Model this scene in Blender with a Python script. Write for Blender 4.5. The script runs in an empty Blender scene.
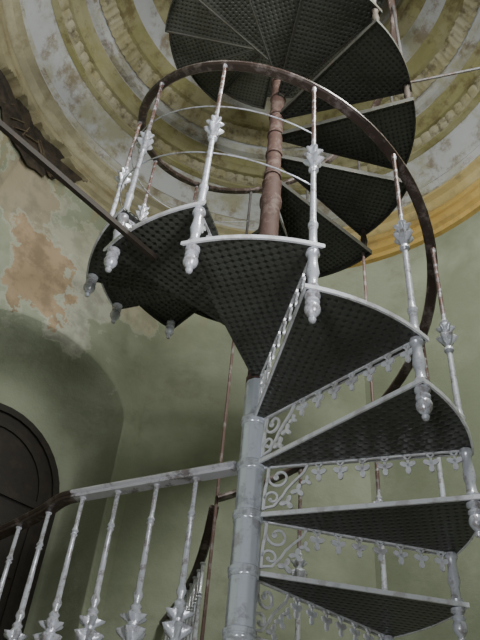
import bpy, bmesh, math, random
from mathutils import Vector, Matrix
random.seed(7)
C = bpy.context.scene.collection
PI = math.pi
def R(a): return math.radians(a)

# ------------------------------------------------------------ materials
def nodes(name):
    m = bpy.data.materials.new(name); m.use_nodes = True
    nt = m.node_tree; b = nt.nodes['Principled BSDF']
    return m, nt, b
def N(nt, t, **kw):
    n = nt.nodes.new(t)
    for k, v in kw.items():
        if k in n.inputs: n.inputs[k].default_value = v
        else: setattr(n, k, v)
    return n
def L(nt, a, b): nt.links.new(a, b)
def coords(nt): return N(nt, 'ShaderNodeTexCoord').outputs['Object']
def noise(nt, co, scale, detail=5, rough=.6):
    n = N(nt, 'ShaderNodeTexNoise', Scale=scale, Detail=detail, Roughness=rough)
    L(nt, co, n.inputs['Vector']); return n.outputs['Fac']
def ramp(nt, fac, a, b):
    r = N(nt, 'ShaderNodeMapRange', interpolation_type='SMOOTHSTEP')
    r.inputs['From Min'].default_value = a; r.inputs['From Max'].default_value = b
    L(nt, fac, r.inputs['Value']); return r.outputs['Result']
def math_(nt, op, a, b):
    n = N(nt, 'ShaderNodeMath', operation=op)
    for i, v in enumerate((a, b)):
        if isinstance(v, (int, float)): n.inputs[i].default_value = v
        else: L(nt, v, n.inputs[i])
    return n.outputs[0]
def mix(nt, fac, a, b):
    n = N(nt, 'ShaderNodeMix', data_type='RGBA')
    if isinstance(fac, (int, float)): n.inputs[0].default_value = fac
    else: L(nt, fac, n.inputs[0])
    for i, v in ((6, a), (7, b)):
        if isinstance(v, tuple): n.inputs[i].default_value = (*v, 1)
        else: L(nt, v, n.inputs[i])
    return n.outputs[2]
def bump(nt, b, h, strength=.3, dist=.01):
    n = N(nt, 'ShaderNodeBump', Strength=strength, Distance=dist)
    L(nt, h, n.inputs['Height']); L(nt, n.outputs[0], b.inputs['Normal'])
def sep(nt, co, ax):
    s = N(nt, 'ShaderNodeSeparateXYZ'); L(nt, co, s.inputs[0]); return s.outputs[ax]
def dist(nt, co, p):
    d = N(nt, 'ShaderNodeVectorMath', operation='DISTANCE'); L(nt, co, d.inputs[0]); d.inputs[1].default_value = p
    return d.outputs['Value']

def wall_material():
    m, nt, b = nodes('olive plaster'); co = coords(nt)
    n1 = noise(nt, co, .9, 6); n2 = noise(nt, co, 3.2, 8, .7); n3 = noise(nt, co, 26, 6); n4 = noise(nt, co, 2.6, 7, .62); n5 = noise(nt, co, 5.5, 6, .6)
    c = mix(nt, ramp(nt, n1, .38, .62), (.195, .217, .148), (.295, .318, .236))
    c = mix(nt, math_(nt, 'MULTIPLY', ramp(nt, n2, .50, .72), .55), c, (.160, .172, .110))
    # brown streaks running down from the cornice on the left side
    st = N(nt, 'ShaderNodeMapping'); st.inputs['Scale'].default_value = (3.2, 3.2, .55); L(nt, co, st.inputs['Vector'])
    ns = noise(nt, st.outputs[0], 1.6, 7, .65)
    zz = sep(nt, co, 'Z')
    hi = math_(nt, 'MULTIPLY', ramp(nt, zz, 3.3, 4.4), ramp(nt, ns, .46, .60))
    hi = math_(nt, 'MULTIPLY', hi, ramp(nt, sep(nt, co, 'X'), .2, -.8))
    c = mix(nt, math_(nt, 'MULTIPLY', hi, .7), c, (.26, .20, .11))
    # flakes: cream and tan undercoats showing where the paint has peeled
    for p, rad, amp, col, soft, op in (((-1.5, 1.4, 4.0), .34, 2.4, (.36, .345, .26), .012, .6), ((-1.85, .85, 4.05), .28, 2.0, (.27, .20, .12), .03, .6),
                                       ((-1.05, 1.75, 4.25), .28, 2.0, (.32, .255, .12), .04, .65), ((-1.36, 1.5, 3.38), .25, 2.0, (.40, .395, .33), .008, .8),
                                       ((-1.0, 1.85, 3.75), .16, 1.8, (.35, .32, .22), .015, .7),
                                       ((-1.62, 1.20, 3.42), .24, 1.4, (.36, .255, .155), .008, .92)):
        e = math_(nt, 'SUBTRACT', dist(nt, co, p), math_(nt, 'MULTIPLY', math_(nt, 'SUBTRACT', n4, .5), amp))
        fringe = ramp(nt, e, rad + .06 + soft, rad + .05); core = ramp(nt, e, rad + soft, rad - soft)
        c = mix(nt, math_(nt, 'MULTIPLY', fringe, .5), c, (.38, .385, .31))
        tone = mix(nt, ramp(nt, n5, .42, .64), col, tuple(v * .6 for v in col))
        c = mix(nt, math_(nt, 'MULTIPLY', core, op), c, tone)
    L(nt, c, b.inputs['Base Color']); b.inputs['Roughness'].default_value = .8
    bump(nt, b, math_(nt, 'ADD', math_(nt, 'ADD', n2, n4), n3), .3, .012)
    return m
def plaster_color(nt, co, a, bcol, scale, lo, hi, stain, samt):
    n1 = noise(nt, co, scale, 8, .68); n2 = noise(nt, co, scale * 2.3, 6, .7)
    c = mix(nt, ramp(nt, n1, lo, hi), a, bcol)
    return mix(nt, math_(nt, 'MULTIPLY', ramp(nt, n2, .48, .66), samt), c, stain), n2
def plaster(name, a, bcol, scale=2.5, lo=.4, hi=.62, stain=(.16, .13, .07), samt=.45, left=None):
    """left: colour the plaster has worn to on the x < 0 side of the drum"""
    m, nt, b = nodes(name); co = coords(nt)
    c, n2 = plaster_color(nt, co, a, bcol, scale, lo, hi, stain, samt)
    n3 = noise(nt, co, 30, 5)
    if left:
        c2, _ = plaster_color(nt, co, left, tuple(v * .7 for v in left), scale * 1.4, lo, hi, stain, .6)
        n5 = noise(nt, co, 1.5, 8, .7)
        k = ramp(nt, math_(nt, 'ADD', sep(nt, co, 'X'), math_(nt, 'MULTIPLY', math_(nt, 'SUBTRACT', n5, .5), 3)), .2, -.5)
        c = mix(nt, math_(nt, 'MULTIPLY', k, .9), c, c2)
    L(nt, c, b.inputs['Base Color']); b.inputs['Roughness'].default_value = .75
    bump(nt, b, math_(nt, 'ADD', n2, n3), .3, .012)
    return m
def iron(name, base, rust, z0=None, z1=None, amt=.5, rough=.42, metal=.25, scale=22, grime=.5):
    """painted iron with rust showing through; more of it between local heights z0 and z1"""
    m, nt, b = nodes(name); co = coords(nt)
    n1 = noise(nt, co, scale, 6, .7); n2 = noise(nt, co, scale * 4, 4); n3 = noise(nt, co, scale * 1.7, 5, .65)
    k = ramp(nt, n1, .5, .62)
    k = math_(nt, 'MULTIPLY', k, amt)
    if z0 is not None:
        k = math_(nt, 'MAXIMUM', k, math_(nt, 'MULTIPLY', ramp(nt, sep(nt, co, 'Z'), z0, z1), ramp(nt, n1, .34, .52)))
    c = mix(nt, k, base, rust)
    c = mix(nt, math_(nt, 'MULTIPLY', ramp(nt, n3, .54, .68), grime), c, tuple(v * .38 for v in base))
    L(nt, c, b.inputs['Base Color'])
    b.inputs['Roughness'].default_value = rough; b.inputs['Metallic'].default_value = metal
    bump(nt, b, n2, .25, .003)
    return m
def tread_material():
    m, nt, b = nodes('dark cast iron tread'); co = coords(nt)
    mp = N(nt, 'ShaderNodeMapping'); mp.inputs['Rotation'].default_value = (0, 0, R(30)); L(nt, co, mp.inputs['Vector'])
    v = N(nt, 'ShaderNodeTexVoronoi', Scale=36, Randomness=.0, distance='MANHATTAN'); L(nt, mp.outputs[0], v.inputs['Vector'])
    d = ramp(nt, v.outputs['Distance'], .45, .95)
    n1 = noise(nt, co, 5, 6, .65)
    c = mix(nt, d, (.026, .028, .025), (.085, .088, .076))
    c = mix(nt, math_(nt, 'MULTIPLY', ramp(nt, n1, .42, .68), .5), c, (.046, .044, .035))
    L(nt, c, b.inputs['Base Color']); b.inputs['Roughness'].default_value = .34; b.inputs['Metallic'].default_value = .25
    bump(nt, b, d, .7, .006)
    return m
M = {}
M['wall'] = wall_material()
M['ochre'] = plaster('ochre plaster', (.42, .27, .07), (.47, .33, .11), 1.6, samt=.5, left=(.27, .25, .16))
M['ochrepale'] = plaster('pale ochre plaster', (.43, .33, .14), (.47, .40, .22), 2.2, samt=.55, left=(.31, .29, .20))
M['greyplaster'] = plaster('grey dome plaster', (.40, .41, .42), (.29, .28, .20), 2.2, .46, .64, (.16, .115, .055), .75)
M['olivetrim'] = plaster('olive trim', (.225, .21, .09), (.28, .26, .15), 2.4, stain=(.11, .078, .03), samt=.75)
M['cream'] = plaster('cream ornament', (.34, .315, .22), (.26, .23, .12), 4, stain=(.08, .062, .03), samt=.8)
M['greytrim'] = plaster('grey trim', (.41, .41, .41), (.30, .285, .20), 2.8, stain=(.13, .09, .045), samt=.75)
M['floor'] = plaster('dusty stone floor', (.24, .22, .18), (.32, .30, .25), 4)
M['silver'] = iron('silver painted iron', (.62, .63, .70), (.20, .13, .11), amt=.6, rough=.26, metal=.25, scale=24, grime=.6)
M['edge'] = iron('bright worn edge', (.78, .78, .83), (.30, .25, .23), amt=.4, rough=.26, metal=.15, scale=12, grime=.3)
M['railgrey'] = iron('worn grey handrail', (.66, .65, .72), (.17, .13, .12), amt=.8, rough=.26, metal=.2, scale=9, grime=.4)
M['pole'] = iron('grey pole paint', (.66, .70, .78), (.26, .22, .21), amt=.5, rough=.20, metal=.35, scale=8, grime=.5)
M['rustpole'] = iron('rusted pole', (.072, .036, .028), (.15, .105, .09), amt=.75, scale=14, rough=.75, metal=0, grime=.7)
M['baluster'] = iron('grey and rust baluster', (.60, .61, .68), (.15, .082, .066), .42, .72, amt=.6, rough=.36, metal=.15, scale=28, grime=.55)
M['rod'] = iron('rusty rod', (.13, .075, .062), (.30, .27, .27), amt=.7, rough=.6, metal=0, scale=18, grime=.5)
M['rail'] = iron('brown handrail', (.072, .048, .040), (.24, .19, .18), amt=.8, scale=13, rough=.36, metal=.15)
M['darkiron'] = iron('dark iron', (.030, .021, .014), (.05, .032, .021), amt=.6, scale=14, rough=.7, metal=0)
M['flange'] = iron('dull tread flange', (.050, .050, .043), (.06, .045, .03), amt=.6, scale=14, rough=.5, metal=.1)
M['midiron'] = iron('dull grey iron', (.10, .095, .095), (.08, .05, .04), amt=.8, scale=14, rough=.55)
M['tread'] = tread_material()
M['wood'] = iron('dark door wood', (.016, .012, .009), (.028, .020, .013), amt=.7, scale=10, rough=.8, metal=0)
M['panel'] = iron('worn door panel', (.019, .015, .011), (.030, .022, .015), amt=.7, scale=10, rough=.8, metal=0)
M['void'] = plaster('masonry with painted shade', (.012, .009, .006), (.045, .032, .020), 9, samt=0)  # near-black colour paints the shade inside the hole
M['lath'] = plaster('old lath wood', (.055, .040, .026), (.10, .072, .045), 14)

# ------------------------------------------------------------ mesh helpers
def obj(name, bm, mat, parent=None, smooth=True, recalc=True, sharp=38):
    if recalc: bmesh.ops.recalc_face_normals(bm, faces=bm.faces)
    me = bpy.data.meshes.new(name); bm.to_mesh(me); bm.free()
    me.materials.append(mat)
    if smooth:
        me.polygons.foreach_set('use_smooth', [True] * len(me.polygons))
        try: me.set_sharp_from_angle(angle=R(sharp))
        except Exception: pass
    o = bpy.data.objects.new(name, me); C.objects.link(o)
    if parent is not None: o.parent = parent
    return o
def struct(name, bm, mat, parent=None, **kw):
    o = obj(name, bm, mat, parent, **kw)
    if parent is None: o['kind'] = 'structure'
    return o
def thing(name, label, cat, loc=(0, 0, 0), group=None):
    o = bpy.data.objects.new(name, None); C.objects.link(o); o.location = loc
    o['label'] = label; o['category'] = cat
    if group: o['group'] = group
    return o
def link(o, name, parent, loc=(0, 0, 0), rz=0):
    c = o.copy(); c.name = name; C.objects.link(c); c.parent = parent; c.location = loc; c.rotation_euler = (0, 0, rz)
    return c
def lathe(bm, prof, segs=14, mod=None, off=(0, 0, 0)):
    rows = []
    for r, z in prof:
        row = []
        for i in range(segs):
            a = 2 * PI * i / segs
            rr = r if mod is None else mod(r, z, a)
            row.append(bm.verts.new((off[0] + rr * math.cos(a), off[1] + rr * math.sin(a), off[2] + z)))
        rows.append(row)
    for a, b in zip(rows, rows[1:]):
        for i in range(segs):
            j = (i + 1) % segs
            bm.faces.new((a[i], a[j], b[j], b[i]))
    for row, p in ((rows[0], prof[0]), (rows[-1], prof[-1])):
        if p[0] > 1e-4 and p[0] < .2: bm.faces.new(row)
    return bm
def sweep(bm, pts, prof, closed_caps=True, up=Vector((0, 0, 1))):
    pts = [Vector(p) for p in pts]; rows = []
    for i, p in enumerate(pts):
        t = (pts[min(i + 1, len(pts) - 1)] - pts[max(i - 1, 0)]).normalized()
        s = t.cross(up)
        if s.length < 1e-4: s = t.cross(Vector((0, 1, 0)))
        s.normalize(); u = s.cross(t)
        rows.append([bm.verts.new(p + s * a + u * b) for a, b in prof])
    n = len(prof)
    for a, b in zip(rows, rows[1:]):
        for i in range(n):
            j = (i + 1) % n
            bm.faces.new((a[i], a[j], b[j], b[i]))
    if closed_caps:
        bm.faces.new(rows[0]); bm.faces.new(list(reversed(rows[-1])))
    return bm
def circ(r, n=8, sx=1, sy=1): return [(r * sx * math.cos(2 * PI * i / n + .39), r * sy * math.sin(2 * PI * i / n + .39)) for i in range(n)]
RAILPROF = [(-.024, -.006), (-.016, -.014), (.016, -.014), (.024, -.006), (.024, .004), (.014, .014), (-.014, .014), (-.024, .004)]
def box(bm, x0, x1, y0, y1, z0, z1):
    v = [bm.verts.new((x, y, z)) for x in (x0, x1) for y in (y0, y1) for z in (z0, z1)]
    for f in ((0, 1, 3, 2), (4, 6, 7, 5), (0, 4, 5, 1), (2, 3, 7, 6), (0, 2, 6, 4), (1, 5, 7, 3)):
        bm.faces.new([v[i] for i in f])
def prism(bm, outline, y0, y1):
    """outline in (x,z), extruded along y"""
    a = [bm.verts.new((x, y0, z)) for x, z in outline]; b = [bm.verts.new((x, y1, z)) for x, z in outline]
    n = len(a)
    bm.faces.new(a); bm.faces.new(list(reversed(b)))
    for i in range(n):
        j = (i + 1) % n
        bm.faces.new((a[i], b[i], b[j], a[j]))
def ribbon(bm, pts, w, y0, y1):
    """flat strip of width w following pts in (x,z)"""
    n = len(pts); l = []; r = []
    for i in range(n):
        a = Vector(pts[max(i - 1, 0)]); b = Vector(pts[min(i + 1, n - 1)]); t = (b - a).normalized()
        nrm = Vector((-t.y, t.x)); p = Vector(pts[i])
        l.append(p + nrm * w / 2); r.append(p - nrm * w / 2)
    for i in range(n - 1):
        prism(bm, [tuple(l[i]), tuple(l[i + 1]), tuple(r[i + 1]), tuple(r[i])], y0, y1)

# ------------------------------------------------------------ stair dimensions (m), camera eye at z = 0
RT = .81; RB = .785; RH = .778
H = .2026; Z0 = .708; T0 = R(71.6); DT = R(30.07); HR = 1.045
KMIN, KMAX = -1, 27
def th(k): return T0 - k * DT
def zt(k): return Z0 + k * H
ZF = zt(-2)          # landing floor
ZG = -1.75           # ground floor

stair = thing('spiral_staircase', 'tall cast iron spiral staircase with dark patterned treads winding round a central pole', 'staircase', (0, 0, ZG))
def up(o):           # keep stair children in world heights
    o.location.z -= ZG
# --- pole
bm = bmesh.new()
flute = lambda r, z, a: r * (1 + .02 * math.cos(10 * a))
lathe(bm, [(.10, ZG), (.10, ZG + .04), (.075, ZG + .08), (.049, ZG + .14), (.049, 1.70)], 60, flute)
o = obj('lower_pole', bm, M['pole'], stair); o['label'] = 'silver painted lower pole'; up(o)
bm = bmesh.new()
lathe(bm, [(.045, 1.70), (.045, 2.55), (.057, 2.57), (.057, 2.61), (.051, 2.63), (.051, 2.86), (.059, 2.88), (.060, 2.92), (.053, 2.95), (.051, 3.04), (.055, 3.05), (.055, 3.07), (.043, 3.09), (.042, 4.28), (.050, 4.30), (.050, 4.36), (.042, 4.38), (.042, 8.1)], 24)
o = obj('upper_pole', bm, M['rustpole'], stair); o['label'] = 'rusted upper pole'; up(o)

# --- tread mesh, local: fans clockwise from angle 0
NT = 10
def tread_outline(r0=.044, R1=RT, n=NT):
    e = R(2.2)
    pts = []
    for i in range(n + 1):
        a = e - (DT + 2 * e) * i / n
        pts.append((R1 * math.cos(a), R1 * math.sin(a)))
    for a in (-DT - R(14), -DT / 2, R(14)):
        pts.append((r0 * math.cos(a), r0 * math.sin(a)))
    return pts
TT = .011
def tread_bm():
    bm = bmesh.new(); ol = tread_outline()
    a = [bm.verts.new((x, y, -TT)) for x, y in ol]; b = [bm.verts.new((x, y, 0)) for x, y in ol]
    bm.faces.new(a); bm.faces.new(b); n = len(ol)
    for i in range(n): bm.faces.new((a[i], a[(i + 1) % n], b[(i + 1) % n], b[i]))
    return bm
def rim_bm(key):
    bm = bmesh.new(); ol = tread_outline(.045, RT + .001); n = len(ol)
    cx = sum(p[0] for p in ol) / n; cy = sum(p[1] for p in ol) / n
    def shrink(d):
        out = []
        for i in range(n):
            p, q, r = Vector(ol[i - 1]), Vector(ol[i]), Vector(ol[(i + 1) % n])
            n1 = (q - p).normalized(); n2 = (r - q).normalized()
            n1 = Vector((-n1.y, n1.x)); n2 = Vector((-n2.y, n2.x)); m = (n1 + n2)
            if m.length < 1e-5: m = n1
            m.normalize(); m = m / max(.35, m.dot(n1))
            s = 1 if m.dot(Vector((cx, cy)) - q) > 0 else -1
            out.append(q + m * d * s)
        return out
    lo = -TT - (.020 if key == 'd' else .002)
    o_ = shrink(-.003); i_ = shrink(.005)
    loops = [[bm.verts.new((p.x, p.y, z)) for p in pl] for pl, z in ((o_, lo), (o_, .003), (i_, .003), (i_, lo))]
    for k in range(4):
        A_, B_ = loops[k], loops[(k + 1) % 4]
        for i in (range(NT) if key == 'm' else range(n)): bm.faces.new((A_[i], A_[(i + 1) % n], B_[(i + 1) % n], B_[i]))
    if key == 'm':
        bmesh.ops.delete(bm, geom=[v for v in bm.verts if not v.link_faces], context='VERTS')
    return bm
def hub_bm(light):
    bm = bmesh.new()
    if light: lathe(bm, [(.051, -.03), (.054, -.026), (.054, -.018), (.052, -.015), (.057, -.010), (.057, .003), (.052, .008)], 28)
    else: lathe(bm, [(.044, -.02), (.050, -.016), (.050, .006), (.044, .01)], 24)
    return bm
def riser_bm():
    """pierced cresting hanging under the nosing: fillet, separate trefoil drops and a scroll at the pole"""
    bm = bmesh.new(); y0, y1 = -.004, .004; top = -TT
    prism(bm, [(.053, top), (.77, top), (.77, top - .007), (.053, top - .007)], y0, y1)
    def disc(x, z, r, n=8): prism(bm, [(x + r * math.cos(2 * PI * i / n), z + r * math.sin(2 * PI * i / n)) for i in range(n)], y0, y1)
    def leaf(x, z, r, tilt=0, lobes=3):
        n = 30
        prism(bm, [(x + r * (.62 + .38 * math.cos(lobes * 2 * PI * i / n)) * math.cos(2 * PI * i / n + tilt), z + r * (.62 + .38 * math.cos(lobes * 2 * PI * i / n)) * math.sin(2 * PI * i / n + tilt)) for i in range(n)], y0, y1)
    xs = [.262 + .0805 * i for i in range(7)]
    for i, x in enumerate(xs):
        zc = top - .046
        ribbon(bm, [(x - .016, top), (x - .008, top - .014), (x, top - .020), (x + .008, top - .014), (x + .016, top)], .006, y0, y1)
        prism(bm, [(x - .004, top - .018), (x + .004, top - .018), (x + .004, zc), (x - .004, zc)], y0, y1)
        leaf(x, zc, .031, -PI / 2)
    def scroll(cx, cz, r, turns, a0, sgn, w):
        n = 24; pts = []
        for i in range(n + 1):
            f = i / n; a = a0 + sgn * turns * 2 * PI * f; rr = r * (1 - .70 * f)
            pts.append((cx + rr * math.cos(a), cz + rr * math.sin(a)))
        ribbon(bm, pts, w, y0, y1); disc(pts[-1][0], pts[-1][1], r * .25)
    scroll(.113, top - .048, .042, 1.0, PI, 1, .009)
    scroll(.089, top - .132, .030, .9, PI, -1, .008)
    ribbon(bm, [(.057, top - .175), (.058, top - .128), (.061, top - .09), (.068, top - .05), (.070, top)], .011, y0, y1)
    ribbon(bm, [(.061, top - .168), (.096, top - .162), (.126, top - .128), (.144, top - .098), (.170, top - .070), (.205, top - .037), (.223, top)], .009, y0, y1)
    leaf(.146, top - .152, .030, -.9); leaf(.184, top - .108, .028, -.8); leaf(.216, top - .072, .022, -.7)
    return bm
protos = {}; tread_mesh = [None]
def make_tread(k):
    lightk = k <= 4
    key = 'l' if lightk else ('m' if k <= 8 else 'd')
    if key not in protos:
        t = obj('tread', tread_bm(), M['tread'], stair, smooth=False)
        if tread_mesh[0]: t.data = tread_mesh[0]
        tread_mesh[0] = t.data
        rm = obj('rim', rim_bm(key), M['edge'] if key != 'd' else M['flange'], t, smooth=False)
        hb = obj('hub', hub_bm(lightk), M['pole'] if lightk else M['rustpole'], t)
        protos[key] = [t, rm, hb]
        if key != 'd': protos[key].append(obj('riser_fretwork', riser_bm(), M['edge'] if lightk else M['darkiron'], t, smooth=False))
    else:
        a = protos[key]
        t = link(a[0], 'tread', stair)
        for s in a[1:]: link(s, s.name.split('.')[0], t)
    t.location = (0, 0, zt(k) - ZG); t.rotation_euler = (0, 0, th(k))
    if k == 5:   # the light riser seen edge on under the front tread
        for ch in t.children:
            if ch.name.startswith('riser'): ch.data = protos['l'][3].data
for k in range(KMIN, KMAX + 1): make_tread(k)

# --- balusters
def thin(prof, f=.84): return [(r * f, z) for r, z in prof]
def shaft_bm():
    bm = bmesh.new()
    lathe(bm, thin([(.024, 0), (.026, .012), (.019, .024), (.017, .05), (.017, .10), (.022, .115), (.022, .125), (.016, .135), (.0145, .16), (.0125, .45), (.0120, .55), (.0115, .60), (.0105, 1.0), (.014, 1.01), (.014, 1.04)]), 12)
    return bm
def petal(r, z, a): return r if r < .026 else r * (1 + .26 * math.cos(6 * a))
def spiky(r, z, a): return r if r < .027 else r * (1 + .40 * math.cos(5 * a))
def knuckle_bm(f=.87, mod=petal):
    bm = bmesh.new()
    lathe(bm, thin([(.012, .425), (.022, .435), (.022, .445), (.014, .455), (.018, .465), (.034, .490), (.040, .505), (.031, .512), (.018, .52), (.020, .53), (.032, .545), (.036, .555), (.024, .56), (.016, .575), (.020, .585), (.012, .597)], f), 40, mod)
    return bm
def sleeve_bm():
    bm = bmesh.new()
    lathe(bm, thin([(.024, -H + .004), (.027, -H + .016), (.019, -H + .03), (.018, -H + .06), (.025, -H + .085), (.021, -.09), (.018, -.06), (.019, -.04), (.027, -.03), (.024, -.013)], .92), 14)
    return bm
def finial_bm():
    bm = bmesh.new(); b = -H - .013
    lathe(bm, thin([(.0005, b - .118), (.010, b - .114), (.014, b - .104), (.010, b - .094), (.018, b - .088), (.027, b - .074), (.029, b - .060), (.025, b - .048), (.018, b - .042), (.026, b - .036), (.026, b - .028), (.016, b - .020), (.028, b - .010), (.028, b)], .92), 16)
    return bm
bp = {}
def make_baluster(k):
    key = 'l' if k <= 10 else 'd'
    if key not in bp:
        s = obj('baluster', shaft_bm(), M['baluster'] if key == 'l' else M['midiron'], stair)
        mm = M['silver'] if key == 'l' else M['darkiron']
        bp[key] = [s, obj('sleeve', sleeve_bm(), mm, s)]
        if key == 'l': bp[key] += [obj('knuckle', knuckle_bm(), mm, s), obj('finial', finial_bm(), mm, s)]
    else:
        a = bp[key]; s = link(a[0], 'baluster', stair)
        for q in a[1:]: link(q, q.name.split('.')[0], s)
    a = th(k)
    s.location = (RB * math.cos(a), RB * math.sin(a), zt(k) - ZG); s.rotation_euler = (0, 0, a)
for k in range(KMIN + 1, KMAX + 1): make_baluster(k)
# --- handrail, wires, long rods
def helix(r, z, k0, k1, n=6):
    m = int((k1 - k0) * n); out = []
    for i in range(m + 1):
        k = k0 + (k1 - k0) * i / m
        out.append((r * math.cos(th(k)), r * math.sin(th(k)), zt(k) + z))
    return out
bm = bmesh.new(); sweep(bm, helix(RH, HR, -1, KMAX + .3), RAILPROF)
o = obj('handrail', bm, M['rail'], stair); o['label'] = 'brown rusted handrail'; up(o)
for zz in (.36, .70):
    bm = bmesh.new(); sweep(bm, helix(RB - .012, zz, 5, 11), circ(.0032, 6))
    o = obj('wire', bm, M['silver'], stair); up(o)
for k0, k1 in ((-1, 11), (1, 13)):
    bm = bmesh.new(); a = th(k0)
    sweep(bm, [(RB * math.cos(a), RB * math.sin(a), zt(k0) + (HR if k0 > -1 else -H)), (RB * math.cos(a), RB * math.sin(a), zt(k1) - .0)], circ(.009, 8))
    o = obj('support_rod', bm, M['rod'], stair); up(o)

# ------------------------------------------------------------ landing balustrades
def balustrade(name, label, path, spots, ztop, railmats, drop=.03, mod=petal):
    t = thing(name, label, 'railing', (path[0][0], path[0][1], ZF))
    inv = Vector(t.location)
    for nm, seg, mat, prof, lab in railmats:
        bm = bmesh.new(); sweep(bm, [Vector(p) - inv for p in seg], prof)
        o = obj(nm, bm, mat, t)
        if lab: o['label'] = lab
    first = None
    for q, (x, y) in enumerate(spots):
        if first is None:
            hh = ztop - ZF - .012
            bm = bmesh.new()
            f = hh / 1.04
            lathe(bm, [(.030, 0), (.030, .012), (.020, .03), (.017, .05), (.017, .10 * f), (.022, .115 * f), (.022, .125 * f), (.016, .135 * f), (.0145, .16 * f), (.0120, .42 * f), (.0120, .56 * f), (.018, .575 * f), (.018, .585 * f), (.0125, .60 * f), (.0120, .7 * f), (.0100, .86 * f), (.016, .868 * f), (.010, .876 * f), (.016, .884 * f), (.0095, .9 * f), (.0095, hh - .012), (.015, hh - .006), (.015, hh)], 12)
            b = obj('baluster', bm, M['silver'], t); kn = obj('knuckle', knuckle_bm(1.08, mod), M['silver'], b); kn.location.z = -drop
            first = (b, kn)
        else:
            b = first[0].copy(); C.objects.link(b); b.parent = t
            kn = first[1].copy(); C.objects.link(kn); kn.parent = b
        b.location = (x - inv.x, y - inv.y, 0); b.rotation_euler = (0, 0, .7 * q)
    return t
ZR = 1.318
P1 = [(-.055, .03, ZR), (-.40, .205, ZR), (-.745, .383, ZR)]
P2 = [(-.745, .383, ZR), (-.78, .404, ZR), (-.815, .438, ZR), (-.85, .482, ZR), (-.90, .55, ZR), (-1.04, .70, ZR), (-1.22, .88, ZR), (-1.45, 1.05, ZR), (-1.68, 1.20, ZR)]
FLAT = [(x * 1.0, z * 1.05) for x, z in [(-.026, -.014), (.026, -.014), (.030, -.008), (.026, -.003), (.036, .001), (.040, .007), (.036, .013), (.026, .018), (.010, .021), (-.010, .021), (-.026, .018), (-.036, .013), (-.040, .007), (-.036, .001), (-.026, -.003), (-.030, -.008)]]
balustrade('balustrade', 'silver painted landing balustrade running from the central pole to the left edge', P1,
           [(-.215, .112), (-.377, .194), (-.545, .28), (-.705, .362), (-.885, .535), (-1.06, .72), (-1.25, .90), (-1.46, 1.057)], ZR,
           [('handrail', P1, M['railgrey'], FLAT, 'worn silver handrail'), ('handrail', P2, M['rail'], FLAT, 'brown curved handrail')], drop=.066, mod=spiky)
PB = [(-.170, .80, 1.525), (-.175, .84, 1.50), (-.19, .92, 1.44), (-.215, 1.05, 1.39), (-.245, 1.2, 1.36), (-.31, 1.5, 1.345), (-.40, 1.80, 1.34), (-.47, 2.03, 1.34)]
balustrade('balustrade', 'rust brown railing with grey balusters behind the pole, going back along the bridge', PB,
           [(-.207, 1.03), (-.228, 1.13), (-.25, 1.23), (-.272, 1.33), (-.293, 1.43), (-.317, 1.53), (-.345, 1.63), (-.375, 1.73), (-.405, 1.83), (-.435, 1.93)], 1.345, [('handrail', PB, M['rail'], RAILPROF, None)])

# ------------------------------------------------------------ beam and tie rod fixed to the walls
A = 2.05
a = R(229.6)
bmn = thing('support_beam', 'long dark iron bar carrying the stair, crossing the upper left corner', 'beam', (0, 0, 0))
bm = bmesh.new(); d = Vector((math.cos(a), math.sin(a), 0)); zb = zt(6) - TT - .015
AW = A / math.cos(R(4.6))
sweep(bm, [d * .66 + Vector((0, 0, zb)), d * (AW - .01) + Vector((0, 0, zb))], [(-.009, -.012), (.009, -.012), (.009, .012), (-.009, .012)])
obj('bar', bm, M['darkiron'], bmn, smooth=False)
bm = bmesh.new()
lathe(bm, [(.075, 0), (.075, .012), (.04, .02), (.04, .03)], 16)
fl = obj('wall_flange', bm, M['darkiron'], bmn); fl.matrix_local = Matrix.Translation(d * AW + Vector((0, 0, zb))) @ Matrix.Rotation(R(225) + PI, 4, 'Z') @ Matrix.Rotation(PI / 2, 4, 'Y')
tr = thing('tie_rod', 'thin grey rod tying the upper stair to the domed wall at right', 'rod', (0, 0, 0))
bm = bmesh.new(); sweep(bm, [(.76, .12, 4.40), (2.05, -.27, 4.40)], circ(.010, 8)); obj('rod', bm, M['midiron'], tr)
bm = bmesh.new(); lathe(bm, [(.05, -.01), (.05, .004), (.02, .012), (.02, .03)], 14)
fl = obj('wall_flange', bm, M['midiron'], tr); fl.matrix_local = Matrix.Translation((2.04, -.267, 4.40)) @ Matrix.Rotation(PI, 4, 'Z') @ Matrix.Rotation(PI / 2, 4, 'Y')

# ------------------------------------------------------------ room shell
HWF = A * math.tan(PI / 8)
def sm(x): x = max(0, min(1, x)); return x * x * (3 - 2 * x)
def wp(phi, s, z, out=0):
    """point on the octagon face at azimuth phi, s along it, blended to the round drum higher up"""
    c, si = math.cos(phi), math.sin(phi)
    x = (A + out) * c + s * si; y = (A + out) * si - s * c
    k = sm((z - 3.2) / 1.3); r = math.hypot(x, y); f = 1 + k * ((2.07 + out) / r - 1)
    return (x * f, y * f, z)
def grid_wall(name, phi, z0, z1, ns=14, nz=40):
    bm = bmesh.new()
    g = [[bm.verts.new(wp(phi, -HWF + 2 * HWF * i / ns, z0 + (z1 - z0) * j / nz)) for i in range(ns + 1)] for j in range(nz + 1)]
    for j in range(nz):
        for i in range(ns): bm.faces.new((g[j][i], g[j][i + 1], g[j + 1][i + 1], g[j + 1][i]))
    return struct(name, bm, M['wall'])
ZT = 4.56
for nm, ph in (('wall_back', 90), ('wall_back_right', 45), ('wall_right', 0), ('wall_left', 180), ('wall_front_left', 225), ('wall_front_right', 315)):
    grid_wall(nm, R(ph), ZG, ZT)
grid_wall('wall_front', R(270), 3.4, ZT, nz=12)
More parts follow.
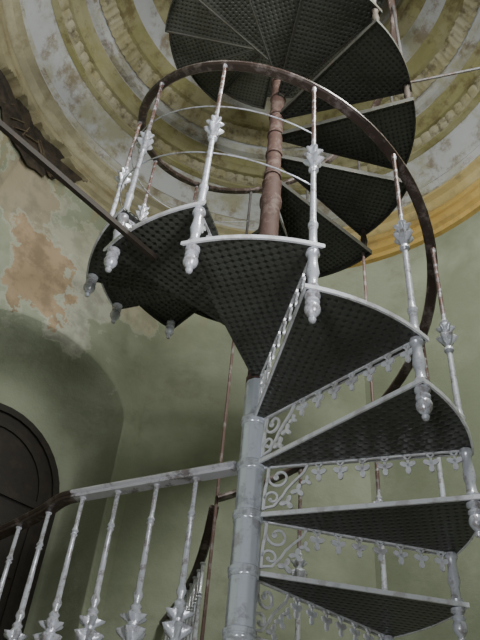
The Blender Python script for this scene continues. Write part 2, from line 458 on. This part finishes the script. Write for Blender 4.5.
# back-left face with a splayed, vaulted niche
PH = R(135)
def arch(sc, hw, zb, zs, n=14, rise=None):
    rise = rise or hw
    pts = [(sc - hw, zb), (sc - hw, (zb + zs) / 2), (sc - hw, zs)]
    for i in range(1, n): a = PI - PI * i / n; pts.append((sc + hw * math.cos(a), zs + rise * math.sin(a)))
    pts += [(sc + hw, zs), (sc + hw, (zb + zs) / 2), (sc + hw, zb)]
    for i in range(1, 4): pts.append((sc + hw - 2 * hw * i / 4, zb))
    return pts
DEP = .46
hole = arch(.0, .70, ZF, 2.66, 22, .44)
inner = arch(.0, .64, ZF, 2.10, 22, .64)
bm = bmesh.new(); cs, cz = .0, 1.9
def outer(p):
    dx, dz = p[0] - cs, p[1] - cz; ts = []
    if dx > 1e-6: ts.append((HWF - cs) / dx)
    if dx < -1e-6: ts.append((-HWF - cs) / dx)
    if dz > 1e-6: ts.append((ZT - cz) / dz)
    if dz < -1e-6: ts.append((ZG - cz) / dz)
    t = min(ts); return (cs + dx * t, cz + dz * t)
outl = [outer(p) for p in hole]
for corner in ((-HWF, ZG), (HWF, ZG), (-HWF, ZT), (HWF, ZT)):
    i = min(range(len(outl)), key=lambda i: (outl[i][0] - corner[0]) ** 2 + (outl[i][1] - corner[1]) ** 2); outl[i] = corner
nr = 34; rows = []; LIP = .008; LW = .02
for j in range(nr + 1):
    f = (j / nr) ** 2
    row = []
    for a_, b_ in zip(hole, outl):
        ln = math.hypot(b_[0] - a_[0], b_[1] - a_[1]); dd = f * ln; w_ = min(LW, ln)
        out = LIP * max(0, 1 - dd / w_) ** 2
        row.append(bm.verts.new(wp(PH, a_[0] + (b_[0] - a_[0]) * f, a_[1] + (b_[1] - a_[1]) * f, out)))
    rows.append(row)
n = len(hole)
for a_, b_ in zip(rows, rows[1:]):
    for i in range(n): bm.faces.new((a_[i], a_[(i + 1) % n], b_[(i + 1) % n], b_[i]))
def flat(phi, s, z, out):
    c, si = math.cos(phi), math.sin(phi)
    return ((A + out) * c + s * si, (A + out) * si - s * c, z)
prev = rows[0]
for j in range(1, 9):
    f = j / 8
    bul = .13 * math.sin(PI * f)
    cur = [bm.verts.new(flat(PH, p[0] + (q[0] - p[0]) * f, p[1] + (q[1] - p[1]) * f, LIP + (DEP - LIP) * f + bul)) for p, q in zip(hole, inner)]
    for i in range(n): bm.faces.new((prev[i], prev[(i + 1) % n], cur[(i + 1) % n], cur[i]))
    prev = cur
bm.faces.new(prev)
struct('wall_back_left', bm, M['wall'], sharp=30)
# arched door standing in the niche
def face_prism(bm, outline, o0, o1):
    a_ = [bm.verts.new(flat(PH, s, z, o0)) for s, z in outline]; b_ = [bm.verts.new(flat(PH, s, z, o1)) for s, z in outline]; n = len(a_)
    bm.faces.new(a_); bm.faces.new(list(reversed(b_)))
    for i in range(n): bm.faces.new((a_[i], b_[i], b_[(i + 1) % n], a_[(i + 1) % n]))
SC = .02; SW = .52; ZS = 2.06
bm = bmesh.new(); face_prism(bm, arch(SC, SW, ZF, ZS, 16, SW), DEP - .04, DEP - .005)
door = struct('door_1', bm, M['wood'], smooth=False)
def arch_frame(hw0, hw1, d0):
    bm = bmesh.new(); o_ = arch(SC, hw0, ZF, ZS, 18, hw0); i_ = arch(SC, hw1, ZF, ZS, 18, hw1)
    ro = [[bm.verts.new(flat(PH, s, z, dd)) for s, z in pl[:-3]] for pl, dd in ((o_, DEP - .002), (o_, d0), (i_, d0), (i_, DEP - .002))]
    for k in range(3):
        for i in range(len(ro[0]) - 1): bm.faces.new((ro[k][i], ro[k][i + 1], ro[k + 1][i + 1], ro[k + 1][i]))
    return bm
o = obj('door_frame', arch_frame(SW + .03, SW - .02, DEP - .06), M['panel'], door, smooth=False)
obj('inner_frame', arch_frame(SW - .09, SW - .13, DEP - .055), M['panel'], door, smooth=False)
for s0 in (-.37, .03):
    for z0, z1 in ((ZF + .15, ZF + .75), (ZF + .85, 1.45), (1.52, 1.94)):
        bm = bmesh.new(); face_prism(bm, [(SC + s0, z0), (SC + s0 + .34, z0), (SC + s0 + .34, z1), (SC + s0, z1)], DEP - .055, DEP - .04); obj('door_panel', bm, M['panel'], door, smooth=False)
bm = bmesh.new()
face_prism(bm, [(SC - .43, 2.0), (SC + .43, 2.0), (SC + .43, 2.05), (SC - .43, 2.05)], DEP - .06, DEP - .04)
obj('transom', bm, M['panel'], door, smooth=False)

# broken opening biting into the foot of the drum, upper left
ph0 = R(159); ZH = 4.44
random.seed(11)
jag = [random.uniform(-1, 1) for _ in range(64)]
def hole_r(t):
    """ragged outline, t = polar angle round the hole"""
    u = (t % (2 * PI)) / (2 * PI) * 40; i = int(u); f = u - i
    j = jag[i % 40] * (1 - f) + jag[(i + 1) % 40] * f
    return 1 + .24 * j + .10 * math.sin(3 * t + 1)
HA, HZ = .28, .20
def in_hole(an, z):
    x = (an - ph0) / HA; y = (z - ZH - (an - ph0) * -.12) / HZ
    return math.hypot(x, y) < hole_r(math.atan2(y, x))
def rp(an, z, r): return (r * math.cos(an), r * math.sin(an), z)
bm = bmesh.new(); nn = 80
r1 = []
for i in range(nn):
    t = 2 * PI * i / nn; q = hole_r(t)
    r1.append((ph0 + HA * q * math.cos(t), ZH + HZ * q * math.sin(t) - .12 * HA * q * math.cos(t)))
v1 = [bm.verts.new(rp(an, z, 2.045)) for an, z in r1]; cv = bm.verts.new(rp(ph0, ZH, 2.04))
for i in range(nn): bm.faces.new((v1[i], v1[(i + 1) % nn], cv))
o = struct('trim_20', bm, M['void'], smooth=False); o['label'] = 'dark hole where plaster has fallen'  # flat sheet over the uncut wall, depth only painted in by its dark colour
bm = bmesh.new()
for i in range(14):
    a0 = ph0 + random.uniform(-.20, .18); z0 = ZH - .10 + random.uniform(-.03, .06)
    a1 = a0 + random.uniform(-.10, .10); z1 = z0 + random.uniform(.05, .14); w_ = random.uniform(.004, .008)
    sweep(bm, [rp(a0, z0, 2.03), rp(a1, z1, 2.02)], [(-w_, -.004), (w_, -.004), (w_, .004), (-w_, .004)])
obj('lath', bm, M['lath'], o, smooth=False)

# floors
bm = bmesh.new(); ol = [(-.02, .08), (-.78, .36), (-.95, .55), (-1.25, .86), (-1.70, 1.15), (-1.43, 1.45), (-.86, 2.03), (-.44, 2.04), (-.33, 1.57), (-.22, 1.0), (-.17, .80)]
a_ = [bm.verts.new((x, y, ZF - .12)) for x, y in ol]; b_ = [bm.verts.new((x, y, ZF)) for x, y in ol]
bm.faces.new(a_); bm.faces.new(list(reversed(b_)))
for i in range(len(ol)): bm.faces.new((a_[i], b_[i], b_[(i + 1) % len(ol)], a_[(i + 1) % len(ol)]))
struct('floor', bm, M['floor'], smooth=False)
bm = bmesh.new(); box(bm, -3.2, 3.2, -7, 2.3, ZG - .1, ZG); struct('floor', bm, M['floor'], smooth=False)

# dome and mouldings
def open_lathe(bm, prof, segs=128, mod=None):
    rows = [[bm.verts.new(((r if mod is None else mod(r, z, 2 * PI * i / segs)) * math.cos(2 * PI * i / segs), (r if mod is None else mod(r, z, 2 * PI * i / segs)) * math.sin(2 * PI * i / segs), z)) for i in range(segs)] for r, z in prof]
    for a_, b_ in zip(rows, rows[1:]):
        for i in range(segs): bm.faces.new((a_[i], a_[(i + 1) % segs], b_[(i + 1) % segs], b_[i]))
bm = bmesh.new()
open_lathe(bm, [(2.06, 4.80), (2.03, 4.92), (2.0, 5.02), (1.94, 5.15), (1.80, 5.40), (1.66, 5.62), (1.50, 5.85), (1.34, 6.05), (1.20, 6.25), (1.14, 6.45), (1.12, 7.0), (1.12, 8.1), (.5, 8.15), (.02, 8.16)])
struct('ceiling', bm, M['greyplaster'])
def ring(nm, prof, mat, mod=None, segs=128):
    bm = bmesh.new(); open_lathe(bm, prof, segs, mod); return struct(nm, bm, mat)
bite = lambda r, z, a: 2.075 if (z < 4.78 and in_hole(a, z)) else r
def dense(prof, n=4):
    out = []
    for p, q in zip(prof, prof[1:]):
        for i in range(n): out.append((p[0] + (q[0] - p[0]) * i / n, p[1] + (q[1] - p[1]) * i / n))
    return out + [prof[-1]]
ring('trim_1', dense([(2.10, 4.46), (2.03, 4.47), (2.02, 4.51), (1.985, 4.53), (1.97, 4.57), (1.975, 4.60), (2.01, 4.62), (2.01, 4.635), (1.985, 4.65), (1.975, 4.68), (1.98, 4.70), (2.0, 4.705)], 3), M['ochre'], bite, 512)
ring('trim_10', [(2.01, 4.70), (1.975, 4.71), (1.95, 4.74), (1.94, 4.77), (1.955, 4.785), (1.93, 4.80), (1.905, 4.81), (1.905, 4.84), (1.95, 4.86), (2.06, 4.88)], M['ochrepale'])
ring('trim_2', [(2.04, 4.86), (1.95, 4.87), (1.93, 4.90), (1.95, 4.93), (1.99, 4.95), (1.97, 4.99), (1.95, 5.02), (1.97, 5.06), (2.02, 5.07)], M['greytrim'])
egg = lambda n, amp: (lambda r, z, a: r - amp * abs(math.sin(n * a / 2)) ** .7)
ring('trim_3', [(1.84, 5.32), (1.795, 5.33), (1.79, 5.35)], M['olivetrim'])
ring('trim_4', [(1.82, 5.35), (1.775, 5.37), (1.765, 5.40), (1.75, 5.43), (1.79, 5.45)], M['cream'], egg(120, .013), 1200)
ring('trim_5', [(1.78, 5.45), (1.725, 5.455), (1.715, 5.48), (1.70, 5.50), (1.68, 5.51), (1.66, 5.56), (1.645, 5.58), (1.70, 5.60)], M['olivetrim'])
ring('trim_6', [(1.66, 5.62), (1.61, 5.63), (1.60, 5.66), (1.58, 5.68), (1.62, 5.70)], M['greytrim'])
leaf = lambda r, z, a: r - .011 * abs(math.sin(56 * a)) * (.65 + .35 * math.sin(168 * a))
ring('trim_7', [(1.58, 5.72), (1.545, 5.74), (1.53, 5.77), (1.505, 5.80), (1.48, 5.83), (1.52, 5.85)], M['cream'], leaf, 1344)
ring('trim_8', [(1.51, 5.85), (1.455, 5.86), (1.44, 5.89), (1.41, 5.91), (1.39, 5.96), (1.37, 5.98), (1.43, 6.0)], M['olivetrim'])
ring('trim_9', [(1.28, 6.16), (1.20, 6.18), (1.16, 6.22), (1.15, 6.27), (1.11, 6.30), (1.10, 6.36), (1.16, 6.38)], M['olivetrim'])

# ------------------------------------------------------------ light
def area(name, loc, target, size, energy, col):
    l = bpy.data.lights.new(name, 'AREA'); l.energy = energy; l.size = size; l.color = col
    o = bpy.data.objects.new(name, l); C.objects.link(o); o.location = loc
    o.rotation_euler = (Vector(target) - Vector(loc)).to_track_quat('-Z', 'Y').to_euler()
area('high_key_light', (1.0, -1.5, 4.0), (.3, 1.8, 2.2), .6, 105, (.98, 1, .95))  # added key lamp, high at the front right; no window is built there
area('dome_fill_light', (-.9, -1.45, 4.2), (.2, .9, 5.5), .6, 21, (1, .99, .94))  # added fill lamp aimed up to brighten the dome; the drum has no window
area('front_key_light', (2.2, -4.6, .6), (.15, .4, 2.2), .9, 235, (.97, .99, 1))  # added key lamp beyond the open front, with no window behind it
area('low_fill_light', (-1.6, -4.5, -.4), (.1, .3, 1.6), .8, 85, (.93, .97, 1))  # added low fill lamp for tread undersides and lower ironwork, not a window
w = bpy.data.worlds.new('World'); bpy.context.scene.world = w; w.use_nodes = True
w.node_tree.nodes['Background'].inputs[0].default_value = (.92, .96, 1, 1); w.node_tree.nodes['Background'].inputs[1].default_value = .15

# ------------------------------------------------------------ camera
yaw, pit, rol, f = -.043, .7208, .1005, 684.23
fw = Vector((math.sin(yaw) * math.cos(pit), math.cos(yaw) * math.cos(pit), math.sin(pit)))
r0 = Vector((math.cos(yaw), -math.sin(yaw), 0)); u0 = r0.cross(fw)
r_ = r0 * math.cos(rol) + u0 * math.sin(rol); u_ = -r0 * math.sin(rol) + u0 * math.cos(rol)
cd = bpy.data.cameras.new('Camera'); cam = bpy.data.objects.new('Camera', cd); C.objects.link(cam)
cam.matrix_world = Matrix(((r_.x, u_.x, -fw.x, 0), (r_.y, u_.y, -fw.y, -2.337), (r_.z, u_.z, -fw.z, 0), (0, 0, 0, 1)))
cd.sensor_fit = 'VERTICAL'; cd.sensor_height = 24; cd.lens = f / 640 * 24; cd.clip_start = .02
bpy.context.scene.camera = cam
